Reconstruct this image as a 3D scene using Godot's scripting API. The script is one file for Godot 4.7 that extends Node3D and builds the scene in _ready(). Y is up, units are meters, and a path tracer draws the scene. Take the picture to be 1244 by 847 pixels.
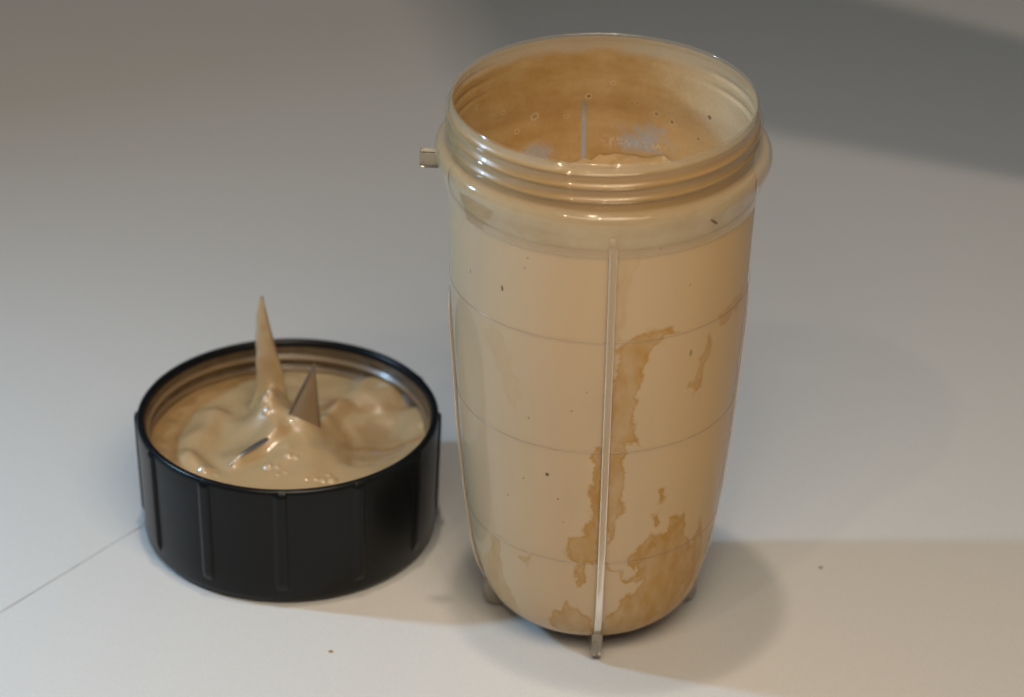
extends Node3D
# A blender cup full of cream and its blade base, close up on a white table. Metres, y up; the cup stands on the origin.

const CUP := Vector3.ZERO
const CAP := Vector3(-0.0921, 0.0, -0.0404)
var noise := FastNoiseLite.new()
var fine := FastNoiseLite.new()
var soft := FastNoiseLite.new()
var rng := RandomNumberGenerator.new()

# silhouette of the cup: height, outer radius
var BODY_H := [0.0035, 0.0042, 0.0062, 0.0092, 0.0135, 0.0190, 0.0248, 0.0422, 0.0619, 0.0785, 0.0948, 0.1082, 0.1214, 0.1370, 0.1420]
var BODY_R := [0.0170, 0.0222, 0.0266, 0.0298, 0.0322, 0.0338, 0.0349, 0.0372, 0.0391, 0.0402, 0.0413, 0.0421, 0.0426, 0.0432, 0.0434]

func _ready() -> void:
	rng.seed = 7
	noise.seed = 11
	noise.frequency = 1.0
	noise.fractal_octaves = 3
	soft.seed = 5
	soft.frequency = 1.0
	soft.fractal_type = FastNoiseLite.FRACTAL_NONE
	fine.seed = 23
	fine.frequency = 1.0
	fine.fractal_octaves = 2
	camera()
	lights()
	materials()
	table()
	shade_board()
	cup()
	cup_cream()
	blade_base()
	base_cream()
	crumbs()

# ------------------------------------------------------------------ camera, air, lamps
func camera() -> void:
	var c := Camera3D.new()
	c.name = "camera"
	var p := 0.51853
	var roll := 0.01587
	var r0 := Vector3(1, 0, 0)
	var u0 := Vector3(0, cos(p), -sin(p))
	var fw := Vector3(0, -sin(p), -cos(p))
	var r := r0 * cos(roll) + u0 * sin(roll)
	var u := u0 * cos(roll) - r0 * sin(roll)
	c.transform = Transform3D(Basis(r, u, -fw), Vector3(-0.02435, 0.55397, 0.8181))
	c.fov = 12.087
	c.near = 0.05
	c.far = 20.0
	var at := CameraAttributesPhysical.new()
	at.frustum_focus_distance = 0.92
	at.frustum_focal_length = 113.35
	at.exposure_aperture = 10.0
	at.frustum_near = 0.05
	at.frustum_far = 20.0
	c.attributes = at
	add_child(c)
	c.current = true

func lamp(called: String, pos: Vector3, aim: Vector3, size: Vector2, color: Color, energy: float) -> void:
	var l := AreaLight3D.new()
	l.name = called
	l.area_size = size
	l.area_normalize_energy = true
	l.light_color = color
	l.light_energy = energy
	l.shadow_enabled = true
	l.area_range = 6.0
	add_child(l)
	l.look_at_from_position(pos, aim, Vector3.UP if absf((aim - pos).normalized().y) < 0.99 else Vector3.FORWARD)

func lights() -> void:
	var we := WorldEnvironment.new()
	we.name = "environment"
	var e := Environment.new()
	e.background_mode = Environment.BG_COLOR
	e.background_color = Color(0.70, 0.88, 1.0)
	e.background_energy_multiplier = 0.068
	e.tonemap_mode = Environment.TONE_MAPPER_LINEAR
	e.tonemap_exposure = 1.0
	e.sdfgi_enabled = true
	e.ssao_enabled = true
	e.ssil_enabled = true
	we.environment = e
	add_child(we)
	lamp("overhead_lamp", Vector3(-0.088, 1.80, 0.0385), Vector3(0.1, 0, 2.0), Vector2(0.060, 0.060), lin(1.0, 0.83, 0.67), 0.97)
	lamp("front_lamp", Vector3(-0.316, 0.90, 0.542), Vector3(0, 0.05, 0), Vector2(0.016, 0.016), lin(1.0, 0.78, 0.55), 0.060)
	lamp("side_lamp", Vector3(0.36, 0.90, 0.50), Vector3(0, 0.05, 0), Vector2(0.016, 0.016), lin(1.0, 0.72, 0.45), 0.040)
	lamp("room_light", Vector3(0.0, 0.52, 0.42), Vector3(-0.1, 0.0, 0.3), Vector2(0.40, 0.30), lin(1.0, 0.83, 0.62), 0.210)
	var k := 0
	for p in [Vector3(-0.02, 0.86, 0.52), Vector3(0.07, 0.90, 0.56), Vector3(0.13, 0.84, 0.50), Vector3(0.20, 0.88, 0.60)]:
		k += 1
		lamp("small_lamp_%03d" % k, p, Vector3(0.03, 0.0, 0.02), Vector2(0.014, 0.014), lin(1.0, 0.82, 0.60), 0.022)
	lamp("window_light", Vector3(-0.50, 0.35, -0.05), Vector3(-0.05, 0.0, 0.80), Vector2(0.05, 0.04), lin(0.42, 0.70, 1.0), 0.245)

# ------------------------------------------------------------------ materials
var M := {}

func mat(called: String, color: Color, rough: float, spec := 0.5) -> StandardMaterial3D:
	var m := StandardMaterial3D.new()
	m.resource_name = called
	m.albedo_color = color
	m.roughness = rough
	m.metallic_specular = spec
	M[called] = m
	return m

func lin(r: float, g: float, b: float) -> Color:
	return Color(r, g, b).linear_to_srgb()

func pane(called: String, color: Color, alpha: float, rough: float) -> StandardMaterial3D:
	var m := mat(called, Color(color, alpha), rough)
	m.transparency = BaseMaterial3D.TRANSPARENCY_ALPHA
	m.cull_mode = BaseMaterial3D.CULL_DISABLED
	return m

func materials() -> void:
	var tw := mat("table_white", lin(0.70, 0.69, 0.67), 0.42, 0.4)
	var img := Image.create(512, 512, false, Image.FORMAT_RGB8)
	for y in 512:
		for x in 512:
			var v := 0.975 + 0.025 * clampf(rng.randfn() * 0.5, -1.0, 1.0)
			img.set_pixel(x, y, Color(v + 0.006 * rng.randf_range(-1, 1), v, v + 0.006 * rng.randf_range(-1, 1)))
	tw.albedo_texture = ImageTexture.create_from_image(img)
	tw.uv1_triplanar = true
	tw.uv1_world_triplanar = true
	tw.uv1_scale = Vector3.ONE * 8.0
	mat("shade_board_white", lin(0.70, 0.69, 0.67), 0.5, 0.4)
	mat("black_plastic", lin(0.0055, 0.0058, 0.0062), 0.30, 0.36)
	pane("clear_plastic", lin(0.70, 0.62, 0.44), 0.02, 0.06).metallic_specular = 0.32
	pane("neck_plastic", lin(0.68, 0.55, 0.35), 0.12, 0.06)
	pane("flange_plastic", lin(0.62, 0.47, 0.27), 0.40, 0.08)
	pane("line_plastic", lin(0.20, 0.15, 0.09), 0.22, 0.2)
	var rb := mat("rib_solid_plastic", Color(lin(0.66, 0.52, 0.34), 0.55), 0.05)
	rb.refraction_enabled = true
	rb.refraction_scale = 0.049
	var tp := mat("tab_solid_plastic", Color(lin(0.7, 0.6, 0.45), 0.06), 0.04)
	tp.refraction_enabled = true
	tp.refraction_scale = 0.049
	var fp := mat("foot_solid_plastic", Color(lin(0.74, 0.66, 0.54), 0.30), 0.05)
	fp.refraction_enabled = true
	fp.refraction_scale = 0.049
	var c := mat("cream", lin(0.475, 0.325, 0.162), 0.34, 0.7)
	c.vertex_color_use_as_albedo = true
	c.clearcoat_enabled = true
	c.clearcoat = 1.0
	c.clearcoat_roughness = 0.05
	c.subsurf_scatter_enabled = true
	c.subsurf_scatter_strength = 0.12
	var cc := mat("cream_thin", lin(0.22, 0.145, 0.075), 0.3, 0.5)
	cc.vertex_color_use_as_albedo = true
	cc.clearcoat_enabled = true
	cc.clearcoat = 0.4
	cc.clearcoat_roughness = 0.15
	var s := mat("steel", lin(0.35, 0.35, 0.36), 0.25, 0.5)
	s.metallic = 0.9
	var sc := mat("steel_smeared", lin(0.30, 0.205, 0.12), 0.35, 0.5)
	sc.metallic = 0.1
	mat("crumb_brown", lin(0.40, 0.30, 0.12), 0.8)
	mat("crumb_grey", lin(0.22, 0.20, 0.18), 0.8)
	mat("scratch_grey", lin(0.57, 0.56, 0.54), 0.6)
	mat("fleck_brown", lin(0.10, 0.065, 0.03), 0.6)

# ------------------------------------------------------------------ building helpers
func thing(called: String, label: String, category: String, at := Vector3.ZERO, group := "") -> Node3D:
	var o := Node3D.new()
	o.name = called
	o.position = at
	o.set_meta("label", label)
	o.set_meta("category", category)
	if group:
		o.set_meta("group", group)
	add_child(o, true)
	return o

func part(called: String, mesh: Mesh, m: Material, parent: Node3D) -> MeshInstance3D:
	var o := MeshInstance3D.new()
	o.name = called
	o.mesh = mesh
	o.material_override = m
	parent.add_child(o, true)
	return o

# a grid of (nu + 1) x (nv + 1) points f(u, v), u and v 0..1; flip turns its faces over
func sheet(st: SurfaceTool, nu: int, nv: int, f: Callable, flip := false, coat := 0) -> void:
	var p := []
	for j in nv + 1:
		var row := []
		for i in nu + 1:
			row.append(f.call(float(i) / nu, float(j) / nv))
		p.append(row)
	for j in nv:
		for i in nu:
			var q := [[i, j], [i + 1, j], [i + 1, j + 1], [i, j], [i + 1, j + 1], [i, j + 1]]
			if flip:
				q = [[i, j], [i + 1, j + 1], [i + 1, j], [i, j], [i, j + 1], [i + 1, j + 1]]
			for k in 6:
				var v: Vector3 = p[q[k][1]][q[k][0]]
				st.set_uv(Vector2(float(q[k][0]) / nu, 1.0 - float(q[k][1]) / nv))
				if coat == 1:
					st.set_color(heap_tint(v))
				elif coat == 2:
					# the residue is paler on the crests of the thread and darker in its grooves
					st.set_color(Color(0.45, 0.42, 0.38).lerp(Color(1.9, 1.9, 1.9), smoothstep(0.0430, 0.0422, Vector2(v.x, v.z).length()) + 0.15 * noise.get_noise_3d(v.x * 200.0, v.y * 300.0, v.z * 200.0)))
				st.add_vertex(v)

func begin() -> SurfaceTool:
	var st := SurfaceTool.new()
	st.begin(Mesh.PRIMITIVE_TRIANGLES)
	st.set_smooth_group(0)
	return st

func done(st: SurfaceTool) -> ArrayMesh:
	st.generate_normals()
	st.index()
	return st.commit()

# angle a (radians) is measured from +z (towards the camera) to +x
func polar(a: float, r: float, h: float) -> Vector3:
	return Vector3(sin(a) * r, h, cos(a) * r)

# turned shape: profile of Vector2(radius, height), listed from the bottom up along the outside
func lathe(profile: Array, n := 128) -> ArrayMesh:
	var st := begin()
	var k := profile.size() - 1
	sheet(st, n, k, func(u: float, v: float) -> Vector3:
		var q: Vector2 = profile[int(round(v * k))]
		return polar(u * TAU, q.x, q.y), true)
	return done(st)

# rounds a profile by subdividing it with a Catmull-Rom curve
func smooth_profile(pts: Array, sub := 4) -> Array:
	var out := []
	for i in pts.size() - 1:
		var p0: Vector2 = pts[max(i - 1, 0)]
		var p1: Vector2 = pts[i]
		var p2: Vector2 = pts[i + 1]
		var p3: Vector2 = pts[min(i + 2, pts.size() - 1)]
		for s in sub:
			out.append(p1.cubic_interpolate(p2, p0, p3, float(s) / sub))
	out.append(pts[-1])
	return out

func body_r(h: float) -> float:
	if h <= BODY_H[0]:
		return BODY_R[0]
	for i in BODY_H.size() - 1:
		if h <= BODY_H[i + 1]:
			return lerpf(BODY_R[i], BODY_R[i + 1], (h - BODY_H[i]) / (BODY_H[i + 1] - BODY_H[i]))
	return BODY_R[-1]

# ------------------------------------------------------------------ the table
func table() -> void:
	var o := Node3D.new()
	o.name = "table"
	o.set_meta("kind", "structure")
	o.set_meta("label", "plain white table top under the cup and the blade base")
	add_child(o)
	var b := BoxMesh.new()
	b.size = Vector3(2.2, 0.03, 1.7)
	var top := part("table_top", b, M.table_white, o)
	top.position = Vector3(0, -0.015, -0.25)
	var st := begin()
	var a := Vector3(-0.195, 0.0004, 0.037)
	var e := Vector3(-0.128, 0.0004, -0.052)
	var side := (e - a).cross(Vector3.UP).normalized()
	sheet(st, 1, 24, func(u: float, v: float) -> Vector3:
		var w := 0.00028 * (0.6 + 0.5 * noise.get_noise_2d(v * 9.0, 3.0))
		return a.lerp(e, v) + side * (w * (2.0 * u - 1.0) + 0.0003 * noise.get_noise_2d(v * 2.0, 8.0)), false)
	part("scratch", done(st), M.scratch_grey, o)

# an added, unseen board that casts the dark band on the back of the table
func shade_board() -> void:
	var o := Node3D.new()
	o.name = "shade_board"
	o.set_meta("kind", "structure")
	o.set_meta("label", "unseen board added above the table to shade its back from the overhead lamp")
	add_child(o)
	var lamp_at := Vector3(-0.088, 1.80, 0.0385)
	var shadow_points := [Vector3(-0.0364, 0, -0.3648), Vector3(-0.0901, 0, -0.5839), Vector3(0.2297, 0, -0.3802), Vector3(0.2119, 0, -0.2695)]
	var heights := [0.75, 0.75, 0.34, 0.34]
	var c := []
	for k in 4:
		c.append(lamp_at.lerp(shadow_points[k], (1.80 - heights[k]) / 1.80))
	var st := begin()
	st.set_smooth_group(-1)
	var up := Vector3(0, 0.012, 0)
	var box := func(p: Array, lift: Vector3) -> void:
		var q := [p[0], p[1], p[2], p[3], p[0] + lift, p[1] + lift, p[2] + lift, p[3] + lift]
		for f in [[0, 1, 2, 3], [7, 6, 5, 4], [0, 4, 5, 1], [1, 5, 6, 2], [2, 6, 7, 3], [3, 7, 4, 0]]:
			for k in [0, 1, 2, 0, 2, 3]:
				st.add_vertex(q[f[k]])
	box.call(c, up)
	part("shade_slab", done(st), M.shade_board_white, o)
	for e in [0.98]:
		var m: Vector3 = (c[0].lerp(c[1], 0.5) as Vector3).lerp(c[2].lerp(c[3], 0.5), e)
		st = begin()
		st.set_smooth_group(-1)
		var d := 0.008
		box.call([Vector3(m.x - d, 0, m.z - d), Vector3(m.x - d, 0, m.z + d), Vector3(m.x + d, 0, m.z + d), Vector3(m.x + d, 0, m.z - d)], Vector3(0, m.y, 0))
		part("shade_post", done(st), M.shade_board_white, o)

# ------------------------------------------------------------------ the cup
func cup() -> void:
	var t := thing("blender_cup", "tall clear plastic blender cup with a threaded mouth, coated inside with beige cream", "cup", CUP)
	# wall
	var prof := []
	for i in BODY_H.size():
		prof.append(Vector2(BODY_R[i], BODY_H[i]))
	prof = smooth_profile(prof, 4)
	prof.push_front(Vector2(0.0001, 0.0035))
	part("wall", lathe(prof, 160), M.clear_plastic, t)
	# threaded neck: outside with a helical ridge, rounded lip, inside
	var st := begin()
	var nh := 72
	sheet(st, 180, nh, func(u: float, v: float) -> Vector3:
		var h := 0.1500 + 0.0161 * v
		return polar(u * TAU, neck_r(u, h), h), true)
	sheet(st, 180, 12, func(u: float, v: float) -> Vector3:
		var a := PI * v
		return polar(u * TAU, 0.0420 + 0.00055 * cos(a), 0.1661 + 0.0013 * sin(a)), true)
	sheet(st, 180, 4, func(u: float, v: float) -> Vector3:
		return polar(u * TAU, 0.04145, 0.1661 - 0.0012 * v), true)
	part("threaded_neck", done(st), M.neck_plastic, t)
	# flange below the threads
	var fl := [Vector2(0.0428, 0.1538), Vector2(0.0442, 0.1540), Vector2(0.0454, 0.1538), Vector2(0.0462, 0.1531), Vector2(0.0466, 0.1521), Vector2(0.0467, 0.1511), Vector2(0.0465, 0.1500), Vector2(0.0459, 0.1484), Vector2(0.0453, 0.1467), Vector2(0.0448, 0.1452), Vector2(0.0444, 0.1438), Vector2(0.0440, 0.1424), Vector2(0.04365, 0.1410), Vector2(0.0434, 0.1400)]
	fl.reverse()
	part("flange", lathe(smooth_profile(fl, 4), 160), M.flange_plastic, t)
	# locking tab on the left
	var tab := part("locking_tab", rounded_box(Vector3(0.0056, 0.0048, 0.0034), 0.0006), M.tab_solid_plastic, t)
	tab.position = polar(deg_to_rad(-87.0), 0.0479, 0.1487)
	tab.rotation.y = deg_to_rad(-3.0)
	# ribs that run down the wall and end in feet
	for a in [3.0, 93.0, 183.0, 273.0]:
		var long: bool = a == 3.0 or a == 183.0
		var r := part("rib", rib(deg_to_rad(a), 0.1460 if long else 0.1085, 0.0105, not long), M.rib_solid_plastic, t)
		part("foot", foot(deg_to_rad(a)), M.foot_solid_plastic, r)
	var fleck := part("fleck", horn([Vector3(-0.0012, 0.0008, 0), Vector3(-0.0004, 0.0003, 0.0002), Vector3(0.0004, -0.0003, 0.0002), Vector3(0.0011, -0.0009, 0)], [0.0002, 0.0005, 0.0006, 0.0002], 0.6), M.fleck_brown, t)
	fleck.position = polar(deg_to_rad(39.5), 0.0459, 0.1474)
	fleck.rotation.y = deg_to_rad(39.5)
	# raised level lines
	for h in [0.1133, 0.0770, 0.0382]:
		var ring := begin()
		sheet(ring, 160, 6, func(u: float, v: float) -> Vector3:
			var b := PI * v - PI / 2
			return polar(u * TAU, body_r(h) + 0.00012 * cos(b), h + 0.00020 * sin(b)), true)
		part("level_line", done(ring), M.line_plastic, t)

# outer radius of the neck with its helical thread; u = turns from the front
func neck_r(u: float, h: float) -> float:
	var turn := (h - 0.1545) / 0.0040 - u
	var fr := turn - floorf(turn)
	var on := smoothstep(0.1540, 0.1556, h) * (1.0 - smoothstep(0.1634, 0.1652, h))
	var ridge := exp(-pow((fr - 0.5) / 0.155, 2.0)) * on
	return 0.04275 + 0.00115 * ridge - 0.0001 * clampf((h - 0.15) / 0.0161, 0.0, 1.0)

func rib_out(h: float) -> float:
	var r := body_r(h) + 0.0011
	var foot_r := 0.0318
	return lerpf(foot_r, r, smoothstep(0.004, 0.016, h)) if h < 0.016 else r

func rib(a: float, h1: float, h0: float, tapered: bool) -> ArrayMesh:
	# a closed bar that stands on the wall, its outer edge rounded
	var st := begin()
	var n := 44
	sheet(st, 20, n + 2, func(u: float, v: float) -> Vector3:
		var v2 := clampf((v * (n + 2) - 1.0) / n, 0.0, 1.0)
		var h := lerpf(h0, h1, v2)
		var e := clampf((1.0 - v2) * (6.0 if tapered else 40.0), 0.0, 1.0)
		var grow := sqrt(1.0 - (1.0 - e) * (1.0 - e))
		var ri := body_r(h) + 0.00005
		var ro := ri + maxf((rib_out(h) - ri) * grow, 0.0001)
		var w := 0.00105
		var b := TAU * u
		var sx := signf(sin(b)) * pow(absf(sin(b)), 0.5)
		var sy := signf(-cos(b)) * pow(absf(cos(b)), 0.6)
		var capped := 0.0 if (v == 0.0 or v == 1.0) else 1.0
		return polar(a, (ri + ro) / 2.0 + (ro - ri) / 2.0 * sy * capped, h) + Vector3(cos(a), 0, -sin(a)) * sx * w * capped, true)
	return done(st)

func foot(a: float) -> ArrayMesh:
	# a radial plate under the wall with a rounded outer corner
	var outline := PackedVector2Array()
	for i in 9:
		var b := PI / 2 * i / 8.0
		outline.append(Vector2(0.0318 - 0.0045 + 0.0045 * sin(b), 0.0050 - 0.0045 * cos(b)))
	outline.append(Vector2(rib_out(0.0104), 0.0104))
	for i in 7:
		var h := lerpf(0.0100, 0.0045, i / 6.0)
		outline.append(Vector2(body_r(h) + 0.0002, h))
	outline.append(Vector2(0.0205, 0.0030))
	outline.append(Vector2(0.0215, 0.0005))
	return plate(outline, a, 0.0030)

# a plate of a given thickness whose outline lies in the (radius, height) plane at angle a, with chamfered edges
func plate(outline: PackedVector2Array, a: float, thick: float) -> ArrayMesh:
	var st := begin()
	st.set_smooth_group(-1)
	var side := Vector3(cos(a), 0, -sin(a))
	var c := Vector2.ZERO
	for q in outline:
		c += q / outline.size()
	var inner := PackedVector2Array()
	for q in outline:
		inner.append(q + (c - q).normalized() * 0.0004)
	var n := outline.size()
	var rings := [[inner, -thick / 2], [outline, -thick / 2 + 0.0004], [outline, thick / 2 - 0.0004], [inner, thick / 2]]
	var at := func(k: int, i: int) -> Vector3:
		var q: Vector2 = rings[k][0][i % n]
		return polar(a, q.x, q.y) + side * rings[k][1]
	var mid := polar(a, c.x, c.y)
	var tri := func(p: Vector3, q: Vector3, r: Vector3) -> void:
		var nn := (r - p).cross(q - p)
		if nn.dot((p + q + r) / 3.0 - mid) < 0:
			var s := q
			q = r
			r = s
		for v in [p, q, r]:
			st.add_vertex(v)
	for k in 3:
		for i in n:
			tri.call(at.call(k, i), at.call(k, i + 1), at.call(k + 1, i))
			tri.call(at.call(k, i + 1), at.call(k + 1, i + 1), at.call(k + 1, i))
	for k in [0, 3]:
		var idx := Geometry2D.triangulate_polygon(rings[k][0])
		for i in range(0, idx.size(), 3):
			tri.call(at.call(k, idx[i]), at.call(k, idx[i + 1]), at.call(k, idx[i + 2]))
	return done(st)

func rounded_box(size: Vector3, r: float) -> ArrayMesh:
	var st := begin()
	var core := size / 2 - Vector3.ONE * r
	for axis in 3:
		for s in [-1.0, 1.0]:
			sheet(st, 8, 8, func(u: float, v: float) -> Vector3:
				var d := Vector3.ZERO
				d[axis] = s * size[axis] / 2
				var b := (axis + 1) % 3
				var c := (axis + 2) % 3
				var uu := smoothstep(0.0, 1.0, u) * 2.0 - 1.0
				var vv := smoothstep(0.0, 1.0, v) * 2.0 - 1.0
				d[b] = uu * size[b] / 2
				d[c] = vv * size[c] / 2
				var k := d.clamp(-core, core)
				return k + (d - k).normalized() * r, s > 0)
	return done(st)

# ------------------------------------------------------------------ the cream in the cup
# patches where the cream has slid off or dried thin: [strength, points as angle in degrees from the front and height in mm]
var STAINS := [
	[0.85, [4.9, 111.0, 8.4, 113.0, 12.8, 115.4, 18.6, 116.4, 25.9, 116.1, 29.9, 114.7, 26.1, 113.7, 24.4, 111.5, 20.2, 109.7, 17.5, 106.2, 15.6, 99.4, 14.4, 91.5, 14.4, 83.3, 16.1, 77.4, 12.1, 79.7, 10.9, 69.4, 11.0, 58.9, 9.0, 50.4, 6.8, 45.0, 4.8, 45.1, 2.1, 59.2, 1.8, 80.1, 2.8, 85.9, 4.5, 100.1]],
	[1.0, [-2.4, 80.0, 1.8, 80.1, 2.8, 45.1, 1.1, 39.6, -3.3, 37.2, -4.0, 29.2, -7.5, 29.0, -9.0, 38.5, -13.1, 40.4, -12.4, 46.5, -6.5, 48.7, -3.0, 51.8, -2.1, 64.5]],
	[0.9, [3.8, 39.5, 13.4, 32.2, 22.0, 33.4, 16.9, 39.2, 19.2, 43.4, 26.1, 46.1, 33.3, 44.5, 34.0, 49.8, 41.5, 50.5, 45.3, 42.4, 52.1, 35.2, 55.8, 44.3, 63.9, 31.5, 61.2, 22.6, 56.0, 10.0, 25.8, 4.8, 4.7, 4.7, 4.9, 15.8, 14.4, 22.9, 23.3, 29.8, 15.0, 30.3, 6.0, 36.1]],
	[0.75, [-23.1, 15.3, -12.6, 22.7, -6.0, 19.8, 0.8, 15.9, -0.4, 10.2, -12.1, 9.0, -22.5, 10.0]],
	[0.55, [-80.2, 23.9, -67.6, 25.6, -56.7, 30.8, -54.1, 38.3, -47.4, 39.0, -49.8, 27.7, -45.1, 20.2, -40.7, 9.7, -49.3, 9.5, -64.3, 12.6, -83.4, 15.1]],
	[0.6, [-36.7, 36.2, -30.1, 36.5, -32.9, 32.5]],
	[0.65, [45.8, 111.4, 48.0, 105.4, 44.4, 96.5, 41.0, 90.4, 36.8, 94.1, 40.9, 100.5, 44.0, 106.6]],
	[0.6, [72.4, 115.9, 68.1, 110.2, 52.3, 110.7, 50.4, 113.0, 60.4, 115.0]],
	[0.22, [5.6, 145.0, 13.5, 144.2, 11.7, 134.6, 8.4, 123.3, 6.9, 113.5, 4.5, 113.5]],
	[0.16, [-52.0, 108.0, -46.0, 112.0, -37.0, 106.0, -32.0, 92.0, -36.0, 84.0, -42.0, 96.0]],
	[0.95, [26.8, 61.5, 29.8, 62.0, 31.0, 59.0, 28.6, 56.0, 26.6, 57.2, 28.0, 59.2]],
	[0.95, [25.6, 52.6, 28.8, 53.6, 29.2, 50.4, 26.4, 48.4, 25.0, 50.0]],
	[1.0, [37.0, 48.2, 41.6, 51.2, 43.0, 48.4, 39.0, 45.6, 33.0, 40.5, 30.0, 44.0]],
	[1.0, [16.0, 41.0, 25.0, 46.5, 30.0, 44.5, 24.0, 38.5, 18.5, 34.0, 14.0, 35.5]],
]
# dark specks of husk in the cream: angle, height, half width, half height (mm), darkness
var SPECKS := [[-40.1, 124.4, 0.35, 0.95, 0.9], [-58.6, 124.0, 0.25, 0.7, 0.5], [-28.7, 136.5, 0.3, 0.3, 0.4], [-29.8, 133.2, 0.3, 0.3, 0.35], [-21.0, 67.5, 0.6, 0.6, 0.8], [-32.0, 64.0, 0.25, 0.3, 0.5], [-16.4, 59.9, 0.3, 0.3, 0.6], [-40.6, 55.9, 0.3, 0.3, 0.5], [-63.6, 57.6, 0.3, 0.3, 0.4], [36.7, 105.6, 0.5, 1.2, 0.35], [-10.9, 90.3, 0.3, 0.3, 0.5], [-29.0, 85.1, 0.3, 0.3, 0.55], [33.9, 127.9, 0.3, 0.3, 0.35], [20.4, 141.5, 0.35, 0.5, 0.4], [-14.0, 52.0, 0.25, 0.25, 0.5], [-5.0, 97.0, 0.25, 0.25, 0.4], [50.0, 72.0, 0.25, 0.25, 0.35]]

func cream_image() -> ImageTexture:
	var w := 1536
	var hh := 768
	var img := Image.create(w, hh, false, Image.FORMAT_RGB8)
	var base := Vector3(0.580, 0.420, 0.254)
	var amber := Vector3(0.44, 0.225, 0.030)
	var top := 142.0
	var thin := PackedFloat32Array()
	thin.resize(w * hh)
	for s in STAINS:
		var poly := PackedVector2Array()
		var lo := Vector2(1e9, 1e9)
		var hi := Vector2(-1e9, -1e9)
		for i in range(0, s[1].size(), 2):
			var q := Vector2(s[1][i] * 0.68, s[1][i + 1])
			poly.append(q)
			lo = lo.min(q)
			hi = hi.max(q)
		var x0 := int((lo.x / 0.68 - 3.0 + 180.0) / 360.0 * w)
		var x1 := int((hi.x / 0.68 + 3.0 + 180.0) / 360.0 * w)
		var y0 := maxi(int((1.0 - (hi.y + 2.0) / top) * hh), 0)
		var y1 := mini(int((1.0 - (lo.y - 2.0) / top) * hh), hh)
		for y in range(y0, y1):
			for x in range(maxi(x0, 0), mini(x1, w)):
				var p := Vector2((float(x) / w * 360.0 - 180.0) * 0.68, (1.0 - float(y) / hh) * top)
				var q := p + Vector2(soft.get_noise_2d(p.x * 0.17, p.y * 0.17), soft.get_noise_2d(p.x * 0.17 + 40.0, p.y * 0.17)) * 1.3 + Vector2(soft.get_noise_2d(p.x * 0.6, p.y * 0.6), soft.get_noise_2d(p.x * 0.6 + 40.0, p.y * 0.6)) * 0.45
				var d := 1e9
				for i in poly.size():
					d = minf(d, q.distance_squared_to(Geometry2D.get_closest_point_to_segment(q, poly[i], poly[(i + 1) % poly.size()])))
				d = sqrt(d)
				if not Geometry2D.is_point_in_polygon(q, poly):
					d = -d
				var mottle := 0.72 + 0.45 * noise.get_noise_2d(p.x * 0.16 + 9.0, p.y * 0.10)
				var k: float = smoothstep(-0.7, 0.9, d) * s[0] * (mottle + 0.36 * exp(-pow((d - 0.6) / 0.5, 2.0)))
				thin[y * w + x] = maxf(thin[y * w + x], clampf(k, 0.0, 1.0))
	for y in hh:
		var h := (1.0 - float(y) / hh) * top
		for x in w:
			var deg := float(x) / w * 360.0 - 180.0
			var mm := deg * 0.68
			# broad streaks that ran down the wall, and a fine grain of bubbles
			var a := deg_to_rad(deg)
			var streak := noise.get_noise_3d(sin(a) * 2.2, cos(a) * 2.2, h * 0.012) * 0.10 + noise.get_noise_3d(sin(a) * 7.0, cos(a) * 7.0, h * 0.03) * 0.04
			var grain := fine.get_noise_2d(mm * 2.6, h * 2.6) * 0.025
			var k := thin[y * w + x]
			var tone := 1.0 + grain + streak * 0.5
			var c := base.lerp(amber, clampf(k * 0.95 + maxf(streak, 0.0) * 1.2 + 0.22 * smoothstep(0.0, 75.0, deg) * (1.0 - smoothstep(90.0, 140.0, deg)), 0.0, 1.0)) * tone  # the amber term by angle paints in warmer light on the right side
			c *= Vector3(1, 1, 1).lerp(Vector3(1.14, 1.03, 0.74), smoothstep(5.0, 70.0, deg) * (1.0 - smoothstep(100.0, 150.0, deg)))  # golden tint on the right stands in for the missing cool light there
			img.set_pixel(x, y, Color(c.x, c.y, c.z).linear_to_srgb())
	for s in SPECKS:
		var cx := int((s[0] + 180.0) / 360.0 * w)
		var cy := int((1.0 - s[1] / top) * hh)
		for y in range(cy - 9, cy + 10):
			for x in range(cx - 9, cx + 10):
				if y < 0 or y >= hh:
					continue
				var dx: float = (x - cx) / float(w) * 360.0 * 0.68 / s[2]
				var dy: float = (y - cy) / float(hh) * top / s[3]
				var r := sqrt(dx * dx + dy * dy) + 0.3 * noise.get_noise_2d(x * 0.4, y * 0.4)
				var k: float = (1.0 - smoothstep(0.6, 1.15, r)) * s[4]
				if k > 0.0:
					img.set_pixel(x, y, img.get_pixel(x, y).lerp(Color(0.27, 0.20, 0.11), k))
	img.generate_mipmaps()
	return ImageTexture.create_from_image(img)

# bubbles and specks in that film: angle, height, radius (mm), darkness
var SPOTS := [[184.5, 147.6, 0.7, 0.6], [132.2, 147.9, 1.0, 0.7], [157.3, 143.4, 0.8, 0.35], [150.8, 141.8, 0.7, 0.6], [138.5, 139.2, 0.5, 0.7], [238.0, 153.0, 0.6, 0.2], [206.2, 142.5, 0.9, 0.2], [222.0, 147.0, 0.6, 0.25], [165.0, 146.0, 0.5, 0.3], [193.0, 141.0, 0.5, 0.3], [152.0, 144.5, 0.4, 0.4], [214.0, 139.0, 0.6, 0.25], [175.0, 152.0, 0.5, 0.2]]

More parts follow.
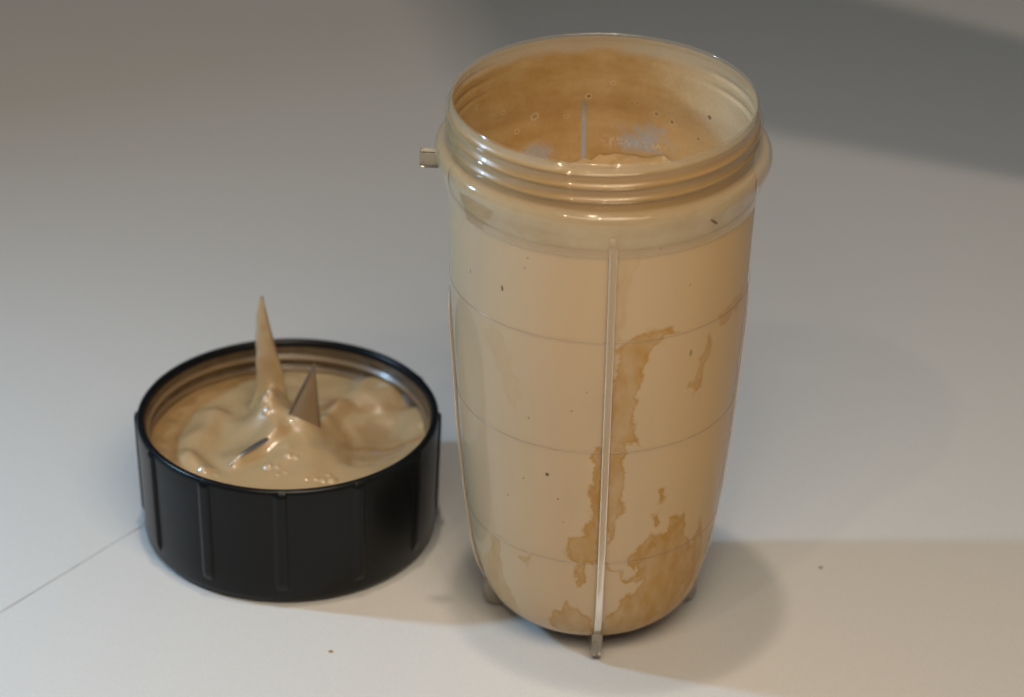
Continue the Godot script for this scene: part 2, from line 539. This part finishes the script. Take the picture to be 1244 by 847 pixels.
# the film on the wall above the cream: colour and, as alpha, where it still covers the plastic
func film_image() -> ImageTexture:
	var w := 1024
	var hh := 256
	var img := Image.create(w, hh, false, Image.FORMAT_RGBA8)
	var pale := Vector3(0.66, 0.54, 0.35)
	var mid := Vector3(0.55, 0.385, 0.20)
	var amber := Vector3(0.40, 0.235, 0.075)
	for y in hh:
		var h := 120.0 + (1.0 - float(y) / hh) * 46.5
		for x in w:
			var deg := float(x) / w * 360.0 - 180.0
			var a := deg_to_rad(deg)
			var n := noise.get_noise_3d(sin(a) * 3.0, cos(a) * 3.0, h * 0.06)
			var n2 := noise.get_noise_3d(sin(a) * 9.0, cos(a) * 9.0, h * 0.25)
			var grain := fine.get_noise_3d(sin(a) * 30.0, cos(a) * 30.0, h * 0.7)
			var turn := fposmod(deg, 360.0)
			# the left of the back wall is browner than the right
			var front := smoothstep(130.0, 95.0, turn) + smoothstep(230.0, 265.0, turn)
			var swirl := noise.get_noise_3d(sin(a) * 1.6, cos(a) * 1.6, h * 0.16 + 0.5 * sin(a))
			var k := 0.25 + 0.32 * n + 0.16 * n2 + 0.36 * swirl
			k += 0.45 * smoothstep(140.0, 215.0, turn) * (1.0 - smoothstep(250.0, 300.0, turn))
			# outside, at the threads, the film looks deep amber, most of all on the right
			var threads := front * smoothstep(149.0, 153.0, h)
			k = lerpf(k, (0.62 + 0.42 * smoothstep(270.0, 360.0, turn + (360.0 if turn < 180.0 else 0.0)) + 0.12 * n), threads)
			k = clampf(k, 0.0, 1.0)
			var base := mid.lerp(pale, maxf(smoothstep(172.0, 112.0, turn) * smoothstep(20.0, 60.0, turn), front * (1.0 - smoothstep(149.0, 153.0, h))))
			k *= 1.0 - 0.8 * smoothstep(165.0, 120.0, turn) * smoothstep(85.0, 100.0, turn)
			var c := base.lerp(amber, k) * (1.0 + 0.06 * grain)
			var alpha := 1.0
			# bare plastic at the back just above the cream, feathered and fringed with froth
			var bx := (turn - 166.0) * 0.72
			var by := h - 132.5
			var d := sqrt(bx * bx / 70.0 + by * by / (36.0 if by > 0.0 else 9.0)) + 0.9 * n + 0.35 * n2
			alpha -= 0.85 * (1.0 - smoothstep(0.15, 1.25, d))
			var froth := exp(-pow((by - 0.5 - 1.2 * n2) / 1.1, 2.0)) * (1.0 - smoothstep(7.0, 11.0, absf(bx))) * smoothstep(-0.2, 0.5, grain + 0.4 * n2)
			c = c.lerp(Vector3(0.75, 0.72, 0.66), 0.55 * froth)
			alpha = clampf(alpha + 0.5 * froth, 0.0, 1.0)
			bx = (turn - 205.0) * 0.72
			d = sqrt(bx * bx / 60.0 + (h - 130.0) * (h - 130.0) / 16.0) + 0.6 * n
			alpha -= 0.5 * (1.0 - smoothstep(0.3, 1.2, d))
			# a clear line where the rib runs outside
			alpha -= 0.7 * (1.0 - smoothstep(0.7, 1.2, absf(turn - 186.0))) * (1.0 - smoothstep(144.0, 147.5, h))
			# thin towards the lip
			var lip := smoothstep(160.5 + 3.2 * front, 164.0 + 1.8 * front, h + 2.0 * n * (1.0 - 0.8 * front))
			c = c.lerp(pale, 0.6 * lip)
			alpha *= 1.0 - 0.28 * lip
			for b in SPOTS:
				var r: float = Vector2((turn - b[0]) * 0.72, h - b[1]).length() / b[2]
				if r < 1.6:
					c = c.lerp(Vector3(0.09, 0.05, 0.02), b[3] * (1.0 - smoothstep(0.5, 0.9, r)))
					c = c.lerp(Vector3(0.66, 0.56, 0.42), 0.6 * exp(-pow((r - 1.15) / 0.25, 2.0)))
			img.set_pixel(x, y, Color(Color(c.x, c.y, c.z).linear_to_srgb(), clampf(alpha, 0.0, 1.0)))
	return ImageTexture.create_from_image(img)

func cup_cream() -> void:
	var t := thing("cream", "thick beige blended cream that fills the clear cup and clings to its wall", "cream", CUP)
	var m := mat("cream_in_cup", Color.WHITE, 0.45, 0.4)
	m.albedo_texture = cream_image()
	m.subsurf_scatter_enabled = true
	m.subsurf_scatter_strength = 0.05
	var st := begin()
	var top_h := 0.1245
	# along the wall; u = 0 is the back, so that the seam of the map is behind
	sheet(st, 192, 120, func(u: float, v: float) -> Vector3:
		# it ends lower at the back, where only a film is left on the wall
		var h := 0.0040 + (lerpf(0.1420, 0.1262, smoothstep(100.0, 130.0, absf(u * 360.0 - 180.0))) - 0.0040) * v
		return polar(u * TAU - PI, body_r(h) - 0.00045, h), true)
	# map heights 4..142 mm onto the picture's 0..142 mm
	m.uv1_scale = Vector3(1, 138.0 / 142.0, 1)
	part("wall_cream", done(st), m, t)
	var fm := mat("film", Color.WHITE, 0.28, 0.5)
	fm.albedo_texture = film_image()
	fm.transparency = BaseMaterial3D.TRANSPARENCY_ALPHA
	fm.cull_mode = BaseMaterial3D.CULL_DISABLED
	var f := begin()
	sheet(f, 180, 90, func(u: float, v: float) -> Vector3:
		var h := 0.1200 + 0.0465 * v
		var r := lerpf(body_r(h) - 0.0007, lerpf(0.0415, neck_r(u - 0.5, h) - 0.0008, smoothstep(0.10, 0.25, 0.5 - absf(u - 0.5))), smoothstep(0.1400, 0.1500, h))
		return polar(u * TAU - PI, r, h), true)
	part("film", done(f), fm, t)
	# the surface of the cream
	var s := begin()
	sheet(s, 120, 40, func(u: float, v: float) -> Vector3:
		var r := 0.0417 * v
		var a := u * TAU
		var h := top_h + 0.0012 * noise.get_noise_2d(sin(a) * r * 90.0, cos(a) * r * 90.0) + 0.0015 * pow(v, 8.0)
		h += 0.0040 * exp(-pow((a - deg_to_rad(161.0)) / 0.46, 2.0)) * smoothstep(0.55, 0.9, v) + 0.0012 * soft.get_noise_2d(sin(a) * r * 260.0, cos(a) * r * 260.0)
		return polar(a, r, h), false)
	part("surface", done(s), M.cream, t)

# ------------------------------------------------------------------ the blade base
func blade_base() -> void:
	var t := thing("blade_base", "round black ribbed blade base lying open side up and holding cream", "blade base", CAP)
	var p := [Vector2(0.0001, 0.0006), Vector2(0.0425, 0.0006), Vector2(0.0437, 0.0009), Vector2(0.0444, 0.0018), Vector2(0.0447, 0.0034), Vector2(0.0449, 0.0100), Vector2(0.0453, 0.0220), Vector2(0.0457, 0.0330), Vector2(0.0459, 0.0388), Vector2(0.0458, 0.0400), Vector2(0.0453, 0.0407), Vector2(0.0447, 0.0408), Vector2(0.0440, 0.0406), Vector2(0.0436, 0.0400), Vector2(0.0434, 0.0390), Vector2(0.0434, 0.0300), Vector2(0.0434, 0.0200)]
	part("shell", lathe(p, 160), M.black_plastic, t)
	for k in 12:
		var st := begin()
		var a := deg_to_rad(30.0 * k + 0.5)
		sheet(st, 12, 26, func(u: float, v: float) -> Vector3:
			var h := lerpf(0.0050, 0.0408, v)
			var wall := lerpf(0.0447, 0.0459, clampf((h - 0.0034) / 0.0355, 0.0, 1.0)) - 0.0002
			wall -= 0.0006 * smoothstep(0.0392, 0.0404, h)
			var e := minf(smoothstep(0.0, 0.06, v), 1.0 - smoothstep(0.975, 1.0, v))
			var out := 0.0010 * clampf(minf(u * 2.5, (1.0 - u) * 12.0), 0.0, 1.0) * e
			return polar(a + (u - 0.5) * 0.098, wall + out, h), true)
		part("grip_rib", done(st), M.black_plastic, t)
	# blades
	var one := part("blade", horn([Vector3(-0.0062, 0.0290, -0.0150), Vector3(-0.0067, 0.0370, -0.0168), Vector3(-0.0071, 0.0440, -0.0182), Vector3(-0.0080, 0.0520, -0.0193), Vector3(-0.0088, 0.0610, -0.0202), Vector3(-0.0089, 0.0690, -0.0206)], [0.0078, 0.0054, 0.0042, 0.0031, 0.0018, 0.0005], 0.42), M.cream, t)
	var spine := []
	for q in [[-0.0028, 0.0440, -0.0180], [-0.0050, 0.0520, -0.0192], [-0.0071, 0.0610, -0.0202], [-0.0087, 0.0692, -0.0206]]:
		spine.append(Vector3(q[0], q[1], q[2]))
	part("cutting_edge", strip(spine, 0.00028), M.steel_smeared, one)
	one.set_meta("label", "tallest blade, coated in cream, pointing straight up")
	var st2 := begin()
	var tip := Vector3(0.0078, 0.0545, -0.0042)
	var b0 := Vector3(-0.0022, 0.0325, -0.0026)
	var b1 := Vector3(0.0098, 0.0320, -0.0024)
	for s in [-1.0, 1.0]:
		sheet(st2, 12, 16, func(u: float, v: float) -> Vector3:
			var q := b0.lerp(b1, u).lerp(tip + Vector3(0.0007 * (u - 0.5), 0, 0), v)
			var bow := 0.0014 * sin(PI * u) * (1.0 - v)
			q.z += s * 0.00045 * minf(1.0, minf(u, 1.0 - u) * 5.0) + bow - 0.001 * v * v
			return q, s < 0)
	part("blade", done(st2), M.steel_smeared, t)
	var edge := part("cutting_edge", strip([b0, b0.lerp(tip, 0.5) + Vector3(-0.0003, 0, 0), tip], 0.00035), M.steel, t.get_child(t.get_child_count() - 1))
	edge.position = Vector3.ZERO
	var three := part("blade", horn([Vector3(-0.0040, 0.0350, 0.0044), Vector3(-0.0082, 0.0345, 0.0086), Vector3(-0.0126, 0.0336, 0.0130), Vector3(-0.0166, 0.0320, 0.0172)], [0.0006, 0.0009, 0.0008, 0.0004], 0.7), M.steel, t)
	three.set_meta("label", "low blade with its bare steel edge showing")

# a tapered body of flattened round section along a path; flat gives thickness over width
func horn(path: Array, half: Array, flat: float) -> ArrayMesh:
	var st := begin()
	var n := path.size() - 1
	var at := func(v: float) -> Array:
		var x := v * n
		var i := mini(int(x), n - 1)
		var f := x - i
		var p0: Vector3 = path[maxi(i - 1, 0)]
		var p1: Vector3 = path[i]
		var p2: Vector3 = path[i + 1]
		var p3: Vector3 = path[mini(i + 2, n)]
		return [p1.cubic_interpolate(p2, p0, p3, f), lerpf(half[i], half[i + 1], f)]
	sheet(st, 28, 40, func(u: float, v: float) -> Vector3:
		var q: Array = at.call(v)
		var d: Vector3 = (at.call(minf(v + 0.02, 1.0))[0] - at.call(maxf(v - 0.02, 0.0))[0]).normalized()
		var across := d.cross(Vector3(0, 0, 1) if absf(d.y) > 0.7 else Vector3(0, 1, 0)).normalized()
		var other := across.cross(d).normalized()
		var a := u * TAU
		var w: float = q[1]
		var wob := 1.0 + 0.24 * noise.get_noise_3d(q[0].x * 90.0 + 0.8 * sin(a), q[0].y * 110.0, 0.8 * cos(a))
		return q[0] + (across * cos(a) * w + other * sin(a) * w * flat) * wob, false)
	return done(st)

func strip(path: Array, r: float) -> ArrayMesh:
	var h := []
	for q in path:
		h.append(r)
	return horn(path, h, 0.8)

# ------------------------------------------------------------------ the cream in the blade base
# height of the cream (mm) at x, z (mm) from the middle of the base
func bump(x: float, z: float, cx: float, cz: float, sx: float, sz: float, amp: float) -> float:
	return amp * exp(-pow((x - cx) / sx, 2.0) - pow((z - cz) / sz, 2.0))

func ridge_at(x: float, z: float, ax: float, az: float, bx: float, bz: float, wide: float, amp: float) -> float:
	var p := Vector2(x, z)
	var q := Geometry2D.get_closest_point_to_segment(p, Vector2(ax, az), Vector2(bx, bz))
	return amp * exp(-pow(p.distance_to(q) / wide, 2.0))

var BUBBLES := [[-5.1, 17.6, 1.5], [-2.2, 18.2, 0.9], [0.8, 13.7, 1.2], [3.2, 14.4, 0.9], [12.2, 23.8, 1.2], [14.6, 23.0, 1.5], [13.6, 20.8, 0.8], [10.0, 23.8, 0.8], [-2.0, 21.4, 0.7], [0.4, 20.6, 0.7], [-8.4, -7.0, 1.6], [-5.6, -9.2, 1.8], [-7.0, -4.0, 1.2], [-9.6, -14.0, 1.0], [7.0, 24.0, 0.7], [-20.0, 21.0, 0.9], [-16.0, 26.0, 0.8], [-24.5, 19.5, 1.1]]

func cream_height(x: float, z: float) -> float:
	var wx := x + 1.4 * soft.get_noise_2d(x * 0.06, z * 0.06)
	var wz := z + 1.4 * soft.get_noise_2d(x * 0.06 + 50.0, z * 0.06)
	var h := 30.4
	h += bump(wx, wz, -4.0, -8.0, 9.5, 9.5, 7.0)
	h += bump(x, z, -6.2, -15.5, 5.2, 5.0, 5.5)
	h += bump(x, z, -7.0, -9.0, 3.4, 4.0, 4.0)
	h += bump(wx, wz, 4.0, 9.0, 12.0, 14.0, 3.8)
	# cream dragged along the low blade: wide on its left, steep on its right
	var al := -0.69 * (x + 1.2) + 0.72 * (z - 0.9)
	var ac := 0.72 * (x + 1.2) + 0.69 * (z - 0.9)
	h += 3.0 * exp(-pow(ac / (6.5 if ac < 0.0 else 2.0), 2.0)) * smoothstep(-3.0, 4.0, al) * (1.0 - smoothstep(18.0, 25.0, al))
	h += ridge_at(wx, wz, -24.0, -12.0, -30.0, 12.0, 5.0, 2.6)
	h += ridge_at(wx, wz, -30.0, 15.0, -24.0, 18.0, 3.0, 1.6)
	h -= bump(wx, wz, 28.0, -4.0, 11.0, 11.5, 4.6)
	h -= ridge_at(wx, wz, 13.5, -12.0, 22.0, 10.0, 4.0, 2.2)
	h += ridge_at(wx, wz, 11.5, -9.0, 14.0, -20.0, 3.4, 3.6)
	h += bump(x, z, 5.0, -3.2, 5.5, 4.0, 3.0)
	# broad folds at the back right
	var l1 := (wx - 25.0) / 12.5
	var m1 := (wz + 29.0) / 11.0
	h += 3.2 * (1.0 - smoothstep(0.25, 1.0, sqrt(l1 * l1 + m1 * m1)))
	var l2 := (wx - 38.5) / 8.0
	var m2 := (wz + 15.0) / 9.0
	h += 2.2 * (1.0 - smoothstep(0.2, 1.0, sqrt(l2 * l2 + m2 * m2)))
	h += 0.45 * soft.get_noise_2d(x * 0.07, z * 0.07) + 0.03 * soft.get_noise_2d(x * 0.33, z * 0.33)
	for b in BUBBLES:
		var d: float = Vector2(x - b[0], z - b[1]).length() / b[2]
		if d < 1.0:
			h += 0.5 * b[2] * sqrt(1.0 - d * d)
	return h

# thin amber film on the left of the rim, browner hollow on the right, paler whipped cream elsewhere
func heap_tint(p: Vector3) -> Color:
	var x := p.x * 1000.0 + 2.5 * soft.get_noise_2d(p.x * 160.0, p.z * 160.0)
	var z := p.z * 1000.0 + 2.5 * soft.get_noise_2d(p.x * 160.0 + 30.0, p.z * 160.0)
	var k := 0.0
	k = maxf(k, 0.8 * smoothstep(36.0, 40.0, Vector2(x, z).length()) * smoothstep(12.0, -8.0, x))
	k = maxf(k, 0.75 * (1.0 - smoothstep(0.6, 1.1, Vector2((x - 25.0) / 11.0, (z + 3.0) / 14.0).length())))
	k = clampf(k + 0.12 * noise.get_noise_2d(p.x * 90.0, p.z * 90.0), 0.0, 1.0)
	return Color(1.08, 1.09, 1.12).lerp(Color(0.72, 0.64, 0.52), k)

func base_cream() -> void:
	var t := thing("cream", "whipped beige cream heaped round the blades in the black base", "cream", CAP)
	var st := begin()
	sheet(st, 320, 130, func(u: float, v: float) -> Vector3:
		var r := 43.3 * v
		var a := u * TAU
		var x := sin(a) * r
		var z := cos(a) * r
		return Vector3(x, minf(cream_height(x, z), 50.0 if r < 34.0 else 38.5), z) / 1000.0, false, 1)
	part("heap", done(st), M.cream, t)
	# smear over the threads inside the rim
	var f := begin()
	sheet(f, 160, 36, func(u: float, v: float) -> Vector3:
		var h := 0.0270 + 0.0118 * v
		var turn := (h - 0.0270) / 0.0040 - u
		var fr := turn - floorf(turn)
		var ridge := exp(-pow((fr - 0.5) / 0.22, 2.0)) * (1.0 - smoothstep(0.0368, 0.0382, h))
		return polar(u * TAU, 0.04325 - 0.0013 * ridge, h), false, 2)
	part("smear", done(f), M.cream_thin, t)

# ------------------------------------------------------------------ crumbs on the table
func crumbs() -> void:
	for c in [["tiny yellow brown crumb on the white table in front of the black base", Vector3(-0.0758, 0.0, 0.0276), 0.0005, M.crumb_brown], ["tiny grey crumb on the white table beside the cup's shadow", Vector3(0.0708, 0.0, -0.0209), 0.00045, M.crumb_grey]]:
		var st := begin()
		var s: float = c[2]
		sheet(st, 10, 8, func(u: float, v: float) -> Vector3:
			var a := u * TAU
			var b := PI * v
			var d := Vector3(sin(b) * cos(a), -cos(b), sin(b) * sin(a))
			var r := s * (1.0 + 0.7 * noise.get_noise_3d(d.x + s * 9000.0, d.y, d.z))
			return Vector3(d.x * r * 1.3, d.y * r * 0.6 + s * 0.5, d.z * r), true)
		var o := MeshInstance3D.new()
		o.name = "crumb"
		o.mesh = done(st)
		o.material_override = c[3]
		o.position = c[1]
		o.set_meta("label", c[0])
		o.set_meta("category", "crumb")
		o.set_meta("group", "crumbs on the table")
		add_child(o, true)
